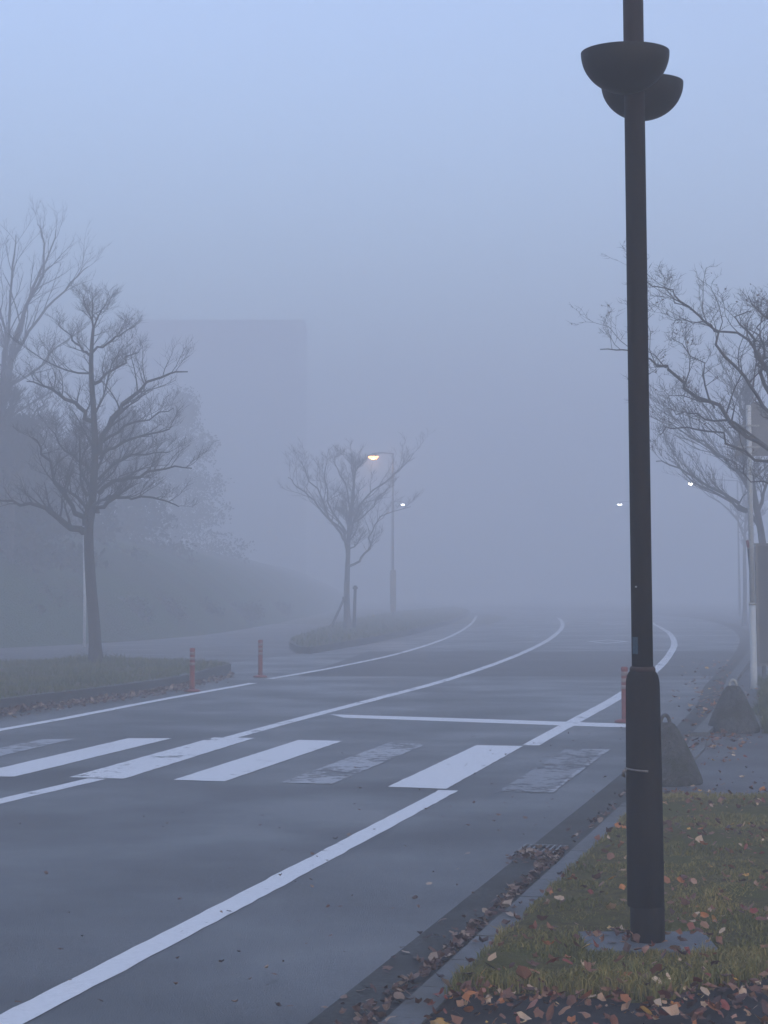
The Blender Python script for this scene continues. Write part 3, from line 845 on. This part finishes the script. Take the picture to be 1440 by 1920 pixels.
# right trees
Pr = dict(wob=0.24, up=0.02, levels=4, kids=[0, 11, 7, 5], spread=0.95, ratio=0.78, minl=0.10, rmin=0.0024, tk=10, tl=.22)
D4 = 25.0
tree('bare_tree', D4, (1500, 1350), .05,
     [(1500, 1200), (1495, 1050), (1480, 950), (1462, 860), (1452, 780), (1446, 700), (1450, 640), (1456, 610)], .13, .03,
     [([(1462, 860), (1400, 815), (1345, 765), (1290, 730), (1250, 690), (1210, 675), (1170, 655), (1125, 655)], 0.0324, .1),
      ([(1452, 800), (1425, 745), (1385, 690), (1335, 620), (1290, 575), (1255, 545), (1215, 530)], 0.0288, -.2),
      ([(1448, 760), (1430, 700), (1412, 655), (1402, 625), (1385, 600), (1410, 585)], 0.0288, .3),
      ([(1447, 720), (1400, 640), (1340, 615), (1300, 600), (1262, 608)], 0.0202, -.4),
      ([(1455, 850), (1380, 795), (1320, 785), (1290, 775), (1250, 765)], 0.0202, .4),
      ([(1470, 880), (1400, 845), (1330, 800), (1270, 800), (1235, 815)], 0.0216, -.2),
      ([(1475, 920), (1430, 905), (1395, 880), (1380, 870)], 0.0144, .2),
      ([(1446, 700), (1432, 650), (1425, 615), (1436, 585)], 0.0216, .2),
      ([(1340, 765), (1320, 700), (1285, 650), (1268, 632)], 0.0144, -.2),
      ([(1250, 690), (1230, 680), (1218, 700), (1195, 690)], 0.0086, -.2),
      ([(1290, 575), (1262, 560), (1248, 530), (1243, 515)], 0.0086, -.1),
      ([(1450, 680), (1480, 640), (1510, 610)], 0.0216, .4), ([(1455, 780), (1520, 720), (1570, 680)], 0.0288, -.2)],
     Pr, M_barkr, 'close bare tree with crooked twigs and few leaves, reaching in from the right edge', group='bare street trees', extra=3, crown_from=.45, leaves=220, lsz=.022)
D5 = 45.0
tree('bare_tree', D5, (1440, 1225), .05,
     [(1436, 1120), (1430, 1020), (1418, 950), (1410, 900), (1402, 840), (1398, 780)], .12, .035,
     [([(1424, 990), (1400, 960), (1370, 935), (1320, 905), (1270, 880), (1230, 865)], .055, .2), ([(1418, 950), (1395, 900), (1360, 860), (1300, 820), (1255, 790)], .05, -.2),
      ([(1410, 900), (1385, 840), (1345, 790), (1300, 740)], .045, .4), ([(1405, 850), (1400, 790), (1380, 730), (1360, 690)], .04, -.4),
      ([(1400, 800), (1400, 740), (1420, 690)], .035, .3), ([(1420, 960), (1440, 900), (1470, 840)], .05, 0),
      ([(1400, 960), (1350, 930), (1300, 900), (1250, 850)], .04, .5), ([(1380, 870), (1330, 840), (1270, 790), (1225, 760)], .03, .1)],
     dict(Pt, kids=[0, 9, 7, 4], rmin=.005, up=.02, spread=.5), M_bark, 'hazy bare tree with long slanting branches behind the white sign post', group='bare street trees', extra=4, crown_from=.55)
D6 = 84.0
tree('bare_tree', D6, (1396, 1170), .05,
     [(1397, 1110), (1396, 1040), (1398, 980), (1404, 920)], .11, .04,
     [([(1397, 1010), (1370, 960), (1330, 930), (1290, 900)], .05, .2), ([(1398, 980), (1420, 920), (1460, 880)], .05, -.2), ([(1400, 950), (1385, 900), (1350, 860)], .05, .5),
      ([(1402, 930), (1405, 860), (1400, 800)], .04, 0)],
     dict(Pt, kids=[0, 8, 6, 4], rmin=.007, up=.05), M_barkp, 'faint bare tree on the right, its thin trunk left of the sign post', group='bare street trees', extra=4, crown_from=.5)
# evergreens and shrubs: leaf clumps through the crown's volume
def leaf_clumps(parent, name, blobs, n, s, m):
    V = []; Fc = []
    for k in range(n):
        cx, cy, cz, rx, ry, rz = random.choice(blobs)
        u = Vector((random.gauss(0, .42), random.gauss(0, .42), random.gauss(0, .42)))
        if u.length > 1: u = u * (random.uniform(.7, 1) / u.length)
        u = u * (0.85 + 0.3 * noise.noise(u * 2.5 + Vector((cx, cy, cz))))
        p = Vector((cx + u.x * rx, cy + u.y * ry, cz + u.z * rz))
        a = Vector((random.gauss(0, 1), random.gauss(0, 1), random.gauss(0, 1))).normalized(); b = a.orthogonal().normalized()
        b = (b * math.cos(k) + a.cross(b) * math.sin(k))
        sz = s * random.uniform(.5, 1.3); q = len(V)
        V += [p - a * sz, p + b * sz * .5, p + a * sz, p - b * sz * .45]
        Fc.append((q, q + 1, q + 2, q + 3))
    return mesh_obj(name, V, Fc, m, parent)
def evergreen(x, y, z, h, w, label, lobes=12, n=14000):
    r = empty('evergreen_tree', (x, y, z)); tag(r, label, 'tree', 'dense trees on top of the bank')
    A = Acc(); A.tube([Vector((0, 0, -.5)), Vector((.1, 0, h * .4)), Vector((0, .1, h * .85))], [.25, .18, .05], 8); A.build('trunk', M_bark, r)
    bl = []
    for k in range(lobes):
        t = (k + .5) / lobes; rr = w * (1.0 - 0.65 * t) ; an = k * 2.4
        bl.append((math.cos(an) * rr * .45, math.sin(an) * rr * .45, h * (.04 + .88 * t), rr * .68, rr * .68, h * .14))
    leaf_clumps(r, 'crown', bl, n, .13, M_ever)
for k, (px, D, top, w, lb) in enumerate([(330, 125, 720, 5.2, 'faint dense tree behind the right branches of the left bare tree'),
                                         (225, 90, 760, 3.6, 'dark dense tree straight behind the left bare tree crown'), (120, 76, 815, 3.2, 'low dark dense tree left of the left bare trunk'),
                                         (30, 64, 775, 2.9, 'darkest dense tree on the bank, near the left edge'), (-60, 61, 740, 3.0, 'dark dense tree half out of frame at the left edge')]):
    zt = W(px, top, D).z; zb = 1.6
    evergreen(W(px, 900, D).x, D, zb, zt - zb, w, lb)
# low shrubs along the foot of the bank
for k, (px, py, wd, hh) in enumerate([(-40, 1208, 1.5, 1.5), (30, 1205, 1.6, 1.7), (110, 1202, 1.4, 1.5), (205, 1197, 1.4, 1.25), (285, 1192, 1.3, 1.2), (360, 1184, 1.3, 1.1), (430, 1176, 1.2, .95), (500, 1162, 1.2, .9)]):
    p = G(px, py)
    wd *= 1.25; hh *= 1.25
    r = empty('shrub', (p.x, p.y + .6, p.z))
    tag(r, ['leftmost shrub at the foot of the bank, cut by the frame', 'tall rounded shrub left of the bare trunk', 'shrub directly left of the left bare trunk', 'shrub directly right of the left bare trunk', 'shrub behind and left of the first orange post', 'shrub behind the first orange post', 'low shrub left of the second orange post', 'lowest shrub behind the second orange post'][k], 'shrub', 'shrubs at the foot of the bank')
    A = Acc()
    for j in range(5):
        a = j * 1.3; A.tube([Vector((0, 0, -.1)), Vector((math.cos(a) * wd * .35, math.sin(a) * .3, hh * .6))], [.03, .01], 5)
    A.build('stem', M_bark, r)
    leaf_clumps(r, 'foliage', [(random.uniform(-.6, .6) * wd, random.uniform(-.4, .4), hh * random.uniform(.4, .62), wd * .5, .7, hh * .42) for j in range(6)], 2600, .075, M_ever)

# faint building in the fog
bd = 255.0
B0 = W(568, 604, bd); bx1 = B0.x; bh = B0.z
bl = empty('building', (bx1 - 8, bd + 7, 0)); tag(bl, 'faint flat-topped building dissolving in the fog above the bank', 'building')
bm = bmesh.new(); box(bm, (-4, 0, bh / 2 - 2), (24, 14, bh + 4)); bm_obj('wall', bm, M_wall, bl)
bm = bmesh.new(); box(bm, (-4, 0, bh + .15), (24.4, 14.4, .3)); bm_obj('roof', bm, M_wall, bl)
for fl in range(6):
    for c in range(6):
        x = -13.5 + c * 3.8; z = 5.2 + fl * 3.2
        if z + 1 > bh: continue
        bm = bmesh.new()
        for (cx, cz, sx, sz) in ((0, .7, 1.7, .08), (0, -.7, 1.7, .08), (-.81, 0, .08, 1.32), (.81, 0, .08, 1.32), (0, 0, .06, 1.32)): box(bm, (x + cx, -7.03, z + cz), (sx, .1, sz))
        w = bm_obj('window', bm, M_frame, bl)
        bm = bmesh.new(); box(bm, (x, -7.012, z), (1.54, .02, 1.3)); bm_obj('pane', bm, M_glass, w)

# ------------------------------------------------------------------ near lamp post
lp = empty('lamp_post', (LAMP.x, LAMP.y, 0.07))
tag(lp, 'tall dark brown lamp post with thick lower sleeve and two half-round bowls', 'lamp post')
bm = bmesh.new(); box(bm, ((SL[0].x + SL[1].x) / 2 - LAMP.x, -.01, -0.005), (SL[1].x - SL[0].x, .50, .05)); bm_obj('footing', bm, M_slab, lp, bevel=.008)['label'] = 'flat grey concrete footing slab'
u = F / LAMP.y                          # pixels per metre here
A = Acc(); A.lathe([(.0835, .0), (.0835, .16), (.0835, .19)], 40, (.007, 0, .02)); A.build('collar', M_pole, lp)
zs = W(1200, 1252, LAMP.y).z - .07
prof = [(.0895, .185), (.0890, .55), (.0870, .9), (.0835, zs - .10), (.082, zs - .065), (.077, zs - .04), (.068, zs - .022), (.0585, zs - .012), (.054, zs - .008)]
A = Acc(); A.lathe(prof, 48, (0, 0, 0)); A.build('sleeve', M_pole, lp)
A = Acc(); A.lathe([(.0635, zs - .016), (.0635, zs - .004), (.058, zs + .006)], 40, (0, 0, 0)); A.build('sleeve_cap', M_rust, lp)
A = Acc(); A.lathe([(.0525, zs - .02), (.052, 1.5 * zs), (.0515, 6.2)], 40, (0, 0, 0)); A.build('pole', M_pole, lp)
# wire tie round the sleeve
zt = W(1200, 1441, LAMP.y).z - .07
pts = [Vector((.0905 * math.cos(a), .0905 * math.sin(a), zt + .004 * math.sin(a * 1.3))) for a in np.linspace(-math.pi / 2 + .1, -math.pi * 1.15, 16)]
A = Acc(); A.tube(pts, [.0052] * 16, 8); A.tube([Vector((-.088, -.03, zt - .002)), Vector((-.104, -.035, zt - .008)), Vector((-.106, -.03, zt - .03)), Vector((-.098, -.02, zt - .036))], [.007, .009, .009, .006], 8); A.build('wire_tie', M_wire, lp)
# sticker
zk0, zk1 = W(1184, 1226, LAMP.y).z - .07, W(1184, 1194, LAMP.y).z - .07
v = []; f = []
for j, a in enumerate(np.linspace(-2.75, -2.1, 7)):
    for z in (zk0, zk1): v.append((.0545 * math.cos(a), .0545 * math.sin(a), z))
for j in range(6): f.append((2 * j, 2 * j + 2, 2 * j + 3, 2 * j + 1))
mesh_obj('sticker', v, f, M_blue, lp)['label'] = 'small worn blue sticker'
A = Acc(); A.lathe([(.004, -.004), (.006, 0), (.004, .004)], 8, (-.032, -.044, W(1184, 1100, LAMP.y).z - .07)); A.build('rivet', M_galv, lp)
def bowl(cx, cy, zr, r, depth):
    prof = []
    K = 18
    for k in range(K + 1):                 # outside from the bottom up
        a = math.pi / 2 * k / K; prof.append((max(.002, r * math.sin(a)), -depth * math.cos(a)))
    prof += [(r, .004), (r - .007, .004)]
    for k in range(K, -1, -1):
        a = math.pi / 2 * k / K; prof.append((max(.002, (r - .008) * math.sin(a)), -(depth - .008) * math.cos(a)))
    A = Acc(); A.lathe(prof, 56, (cx, cy, zr)); return A.build('bowl', M_bowl, lp)
Pb1 = W(1172, 100, LAMP.y - .16); Pb2 = W(1204, 157, LAMP.y + .32)
b1 = bowl(Pb1.x - LAMP.x, -.16, Pb1.z - .07, 82 / F * (LAMP.y - .16 + .3), .205); b1['label'] = 'nearer, higher half-round bowl'
b2 = bowl(Pb2.x - LAMP.x, .32, Pb2.z - .07, 76 / F * (LAMP.y + .32 + .3), .195); b2['label'] = 'lower half-round bowl behind the pole'
A = Acc(); A.tube([Vector((0, 0, Pb2.z - .12)), Vector((.03, .15, Pb2.z - .13))], [.02, .02], 8); A.tube([Vector((0, 0, Pb1.z - .12)), Vector((-.02, -.1, Pb1.z - .13))], [.02, .02], 8)
A.build('bracket', M_bowl, lp)

# ------------------------------------------------------------------ drain grate
g0 = gc
dg = empty('drain_grate', (g0.x, g0.y, 0.0), -math.atan(TAN)); tag(dg, 'metal drain grate in the gutter, half buried in wet leaves', 'drain grate')
bm = bmesh.new(); box(bm, (0, 0, .008), (.27, .56, .003)); bm_obj('pit', bm, M_hole, dg)
bm = bmesh.new()
for (c, s) in (((0, .28, .012), (.29, .018, .014)), ((0, -.28, .012), (.29, .018, .014)), ((.14, 0, .012), (.014, .542, .014)), ((-.14, 0, .012), (.014, .542, .014))): box(bm, c, s)
bm_obj('frame', bm, M_steel, dg)
for k in range(6):
    bm = bmesh.new(); box(bm, (-.1 + k * .04, 0, .0145), (.011, .538, .011)); bm_obj('bar', bm, M_steel, dg)

# ------------------------------------------------------------------ orange marker posts
def marker(p, label):
    r = empty('marker_post', (p.x, p.y, p.z)); tag(r, label, 'marker post', 'orange marker posts')
    A = Acc(); A.lathe([(.125, .004), (.125, .022), (.10, .034), (.055, .045)], 24); A.build('base', M_orange, r)
    A = Acc(); A.lathe([(.043, .04), (.040, .1), (.040, .62), (.043, .625), (.043, .65), (.030, .662)], 20); A.build('tube', M_orange, r)
    for z in (.40, .48, .56):
        A = Acc(); A.lathe([(.0425, z), (.0425, z + .045)], 20); A.build('reflector', M_band, r)
    return r
marker(G(360, 1297), 'orange marker post on the left edge line, nearest the tree island')
marker(G(488, 1270), 'orange marker post at the gap in the left edge line, banded near the top')
marker(G(1172, 1355), 'orange marker post on the right, half hidden behind the lamp post')

# ------------------------------------------------------------------ concrete weights
def weight(p, h, rb, loopmat, label, ang=0.3):
    r = empty('concrete_weight', (p.x, p.y, 0.052), ang); tag(r, label, 'concrete weight', 'concrete weights with lifting loops')
    A = Acc(); A.lathe([(rb * .98, .0), (rb, .02), (rb * .97, .06), (rb * .80, .18), (rb * .60, h * .62), (rb * .40, h * .86), (rb * .27, h * .97), (rb * .2, h)], 28, wob=.05); A.build('body', M_conc, r)
    pts = [Vector((.042 * math.cos(a), 0, h - .01 + .075 * math.sin(a))) for a in np.linspace(-.2, math.pi + .2, 14)]
    A = Acc(); A.tube(pts, [.017] * 14, 8); A.build('lifting_loop', loopmat, r)
    return r
pw = G(1249, 1468, .05); weight(pw, .50, .315, M_dloop, 'rough concrete weight with a dark loop, just right of the lamp post')
pw = G(1376, 1372, .05); weight(pw, .50, .29, M_galv, 'rough concrete weight with a pale loop, in front of the white sign post', 0.1)

# ------------------------------------------------------------------ sign post, board, flag
DS = G(1414, 1292, .05).y
pb = G(1414, 1292, .05)
sp = empty('sign_post', (pb.x, pb.y, pb.z)); tag(sp, 'white sign post carrying a house-shaped sign seen from its grey back', 'road sign')
zj = W(1410, 1133, DS).z - pb.z; zt_ = W(1404, 762, DS).z - pb.z
A = Acc(); A.lathe([(.055, -.05), (.052, .1), (.050, zj)], 20); A.build('lower_post', M_post, sp)
A = Acc(); A.lathe([(.056, zj - .01), (.056, zj + .02)], 20); A.build('clamp', M_galv, sp)
A = Acc(); A.lathe([(.041, zj), (.040, zt_), (.03, zt_ + .02)], 20); A.build('upper_post', M_post, sp)
def sg(px, py): q = W(px, py, DS + .07); return (q.x - pb.x, q.z - pb.z)
out = [sg(1377, 855), sg(1458, 855), sg(1447, 790), sg(1428, 757), sg(1418, 752), sg(1408, 757), sg(1392, 795)]
bm = bmesh.new(); fr = [bm.verts.new((x, .055, z)) for x, z in out]; bk = [bm.verts.new((x, .075, z)) for x, z in out]
bm.faces.new(fr); bm.faces.new(bk[::-1])
for i in range(len(out)): bm.faces.new((fr[i], fr[(i + 1) % len(out)], bk[(i + 1) % len(out)], bk[i]))
bm_obj('sign_plate', bm, M_signb, sp)
for py in (798, 838):
    z = W(1404, py, DS).z - pb.z; bm = bmesh.new(); box(bm, (0, .045, z), (.34, .018, .03)); box(bm, (0, -.01, z), (.096, .096, .022)); bm_obj('clamp', bm, M_galv, sp)

DB = DS + 1.2
q0, q1 = W(1417, 1021, DB), W(1417, 1246, DB)
bw = 1.5
nb = empty('notice_board', (q0.x + bw / 2, DB, .05)); tag(nb, 'dark grey board on short legs behind the white sign post, cut by the right edge', 'notice board')
bm = bmesh.new(); box(bm, (0, 0, (q0.z + q1.z) / 2 - .05), (bw, .05, q0.z - q1.z)); bm_obj('panel', bm, M_board, nb, bevel=.006)
bm = bmesh.new()
for zz in (q0.z - .05, q1.z - .05): box(bm, (0, -.01, zz), (bw + .04, .09, .04))
for xx in (-bw / 2, bw / 2): box(bm, (xx, -.012, (q0.z + q1.z) / 2 - .05), (.04, .094, q0.z - q1.z - .05))
bm_obj('frame', bm, M_steel, nb)
for xx in (-bw / 2 + .1, bw / 2 - .1):
    bm = bmesh.new(); box(bm, (xx, .06, q1.z / 2), (.06, .05, q1.z + .25)); bm_obj('leg', bm, M_board, nb)

fg = empty('furled_flag', (pb.x, pb.y - .02, pb.z)); tag(fg, 'furled dark flag with a red top end strapped to the white sign post', 'flag')
a0 = W(1401, 1013, DS) - Vector((pb.x, pb.y - .02, pb.z)); a1 = W(1404, 1027, DS) - Vector((pb.x, pb.y - .02, pb.z)); a2 = W(1408, 1100, DS) - Vector((pb.x, pb.y - .02, pb.z))
A = Acc(); A.tube([a0, a1], [.024, .027], 10); A.build('red_end', M_red, fg)
A = Acc(); A.tube([a1 + (a2 - a1) * .01, a1.lerp(a2, .5), a2], [.026, .016, .006], 10); A.build('cloth', M_dcloth, fg)

# thin pale post behind the left tree
Dp = G(158, 1212).y
pp = G(158, 1212); o = empty('pale_post', (pp.x, pp.y, pp.z - .02)); tag(o, 'thin pale post mostly hidden behind the left bare tree trunk', 'post')
zt2 = W(158, 1000, Dp).z - pp.z
A = Acc(); A.tube([Vector((0, 0, 0)), Vector((-.01, 0, zt2 * .5)), Vector((-.05, 0, zt2))], [.045, .042, .04], 12); A.build('tube', M_post, o)
A = Acc(); A.lathe([(.05, zt2 - .03), (.05, zt2 + .02), (.02, zt2 + .05)], 12, (-.05, 0, 0)); A.build('cap', M_galv, o)

# ------------------------------------------------------------------ street lamps in the fog
def street_lamp(p, h, arm, flip, lit, label, sleeve=False, hw=.22):
    r = empty('street_lamp', (p.x, p.y, p.z)); tag(r, label, 'street lamp', 'street lamps in the fog')
    A = Acc(); A.tube([Vector((0, 0, -.05)), Vector((0, 0, h * .5)), Vector((0, 0, h))], [.065, .052, .042], 12); A.build('pole', M_lampp, r)
    A = Acc(); A.tube([Vector((.05 * flip * -1, 0, h - .03)), Vector((flip * arm * .5, 0, h + .03)), Vector((flip * arm, 0, h + .0))], [.03, .03, .03], 8); A.build('arm', M_lampp, r)
    c = (flip * arm, 0, h - .1)
    A = Acc(); A.lathe([(hw + .03, -.055), (hw + .035, -.03), (hw * .8, .03), (hw * .4, .08), (.03, .12)], 24, c); A.build('lamp_head', M_lampp, r)
    A = Acc(); A.lathe([(hw * .45, -.19), (hw * .62, -.17), (hw, -.08), (hw, -.055)], 24, c); A.build('lamp_glass', lit, r)
    if sleeve:
        ld = bpy.data.lights.new('bulb', 'POINT'); ld.energy = 60; ld.color = (1.0, .55, .22); ld.shadow_soft_size = .12
        lo = bpy.data.objects.new('bulb', ld); C.objects.link(lo); lo.parent = r; lo.location = (c[0], 0, c[2] - .33)
        A = Acc(); A.lathe([(.12, .4), (.16, .6), (.16, 2.5), (.12, 2.6)], 16); A.build('pole_cover', M_yel, r)
    return r
p = G(737, 1162); street_lamp(p, W(735, 850, p.y).z - p.z, (735 - 698) / F * p.y, -1, M_lit_w, 'street lamp glowing orange on an arm, with a yellow cover low on its pole', True, .29)
def far_lamp(px, py, D, arm, flip, lit, label, hw=.2):
    q = W(px, py, D); street_lamp(Vector((q.x - flip * arm, D, zg(D))), q.z + .2 - zg(D), arm, flip, lit, label, hw=hw)
far_lamp(755, 946, 150, 0.85, 1, M_lit_f, 'small pale lit street lamp just right of the orange lamp pole', .17)
far_lamp(1162, 946, 150, 1.2, -1, M_lit_f, 'faint lit street lamp just left of the dark lamp post', .2)
far_lamp(1295, 907, 110, 2.6, -1, M_lit_c, 'bright white lit street lamp between the dark lamp post and the right trees', .12)

# ------------------------------------------------------------------ haze
hm = bpy.data.materials.new('haze'); hm.use_nodes = True
n, l = hm.node_tree.nodes, hm.node_tree.links
n.clear(); ho = n.new('ShaderNodeOutputMaterial'); pv = n.new('ShaderNodeVolumePrincipled')
pv.inputs['Color'].default_value = (0.96, 0.965, 0.98, 1); pv.inputs['Density'].default_value = 0.0145
pv.inputs['Anisotropy'].default_value = 0.1
l.new(pv.outputs[0], ho.inputs['Volume'])
bm = bmesh.new(); box(bm, (0, 180, 12.5), (680, 500, 39)); hz = bm_obj('haze', bm, hm); tag(hz, kind='stuff', label='thick even morning fog', cat='haze')
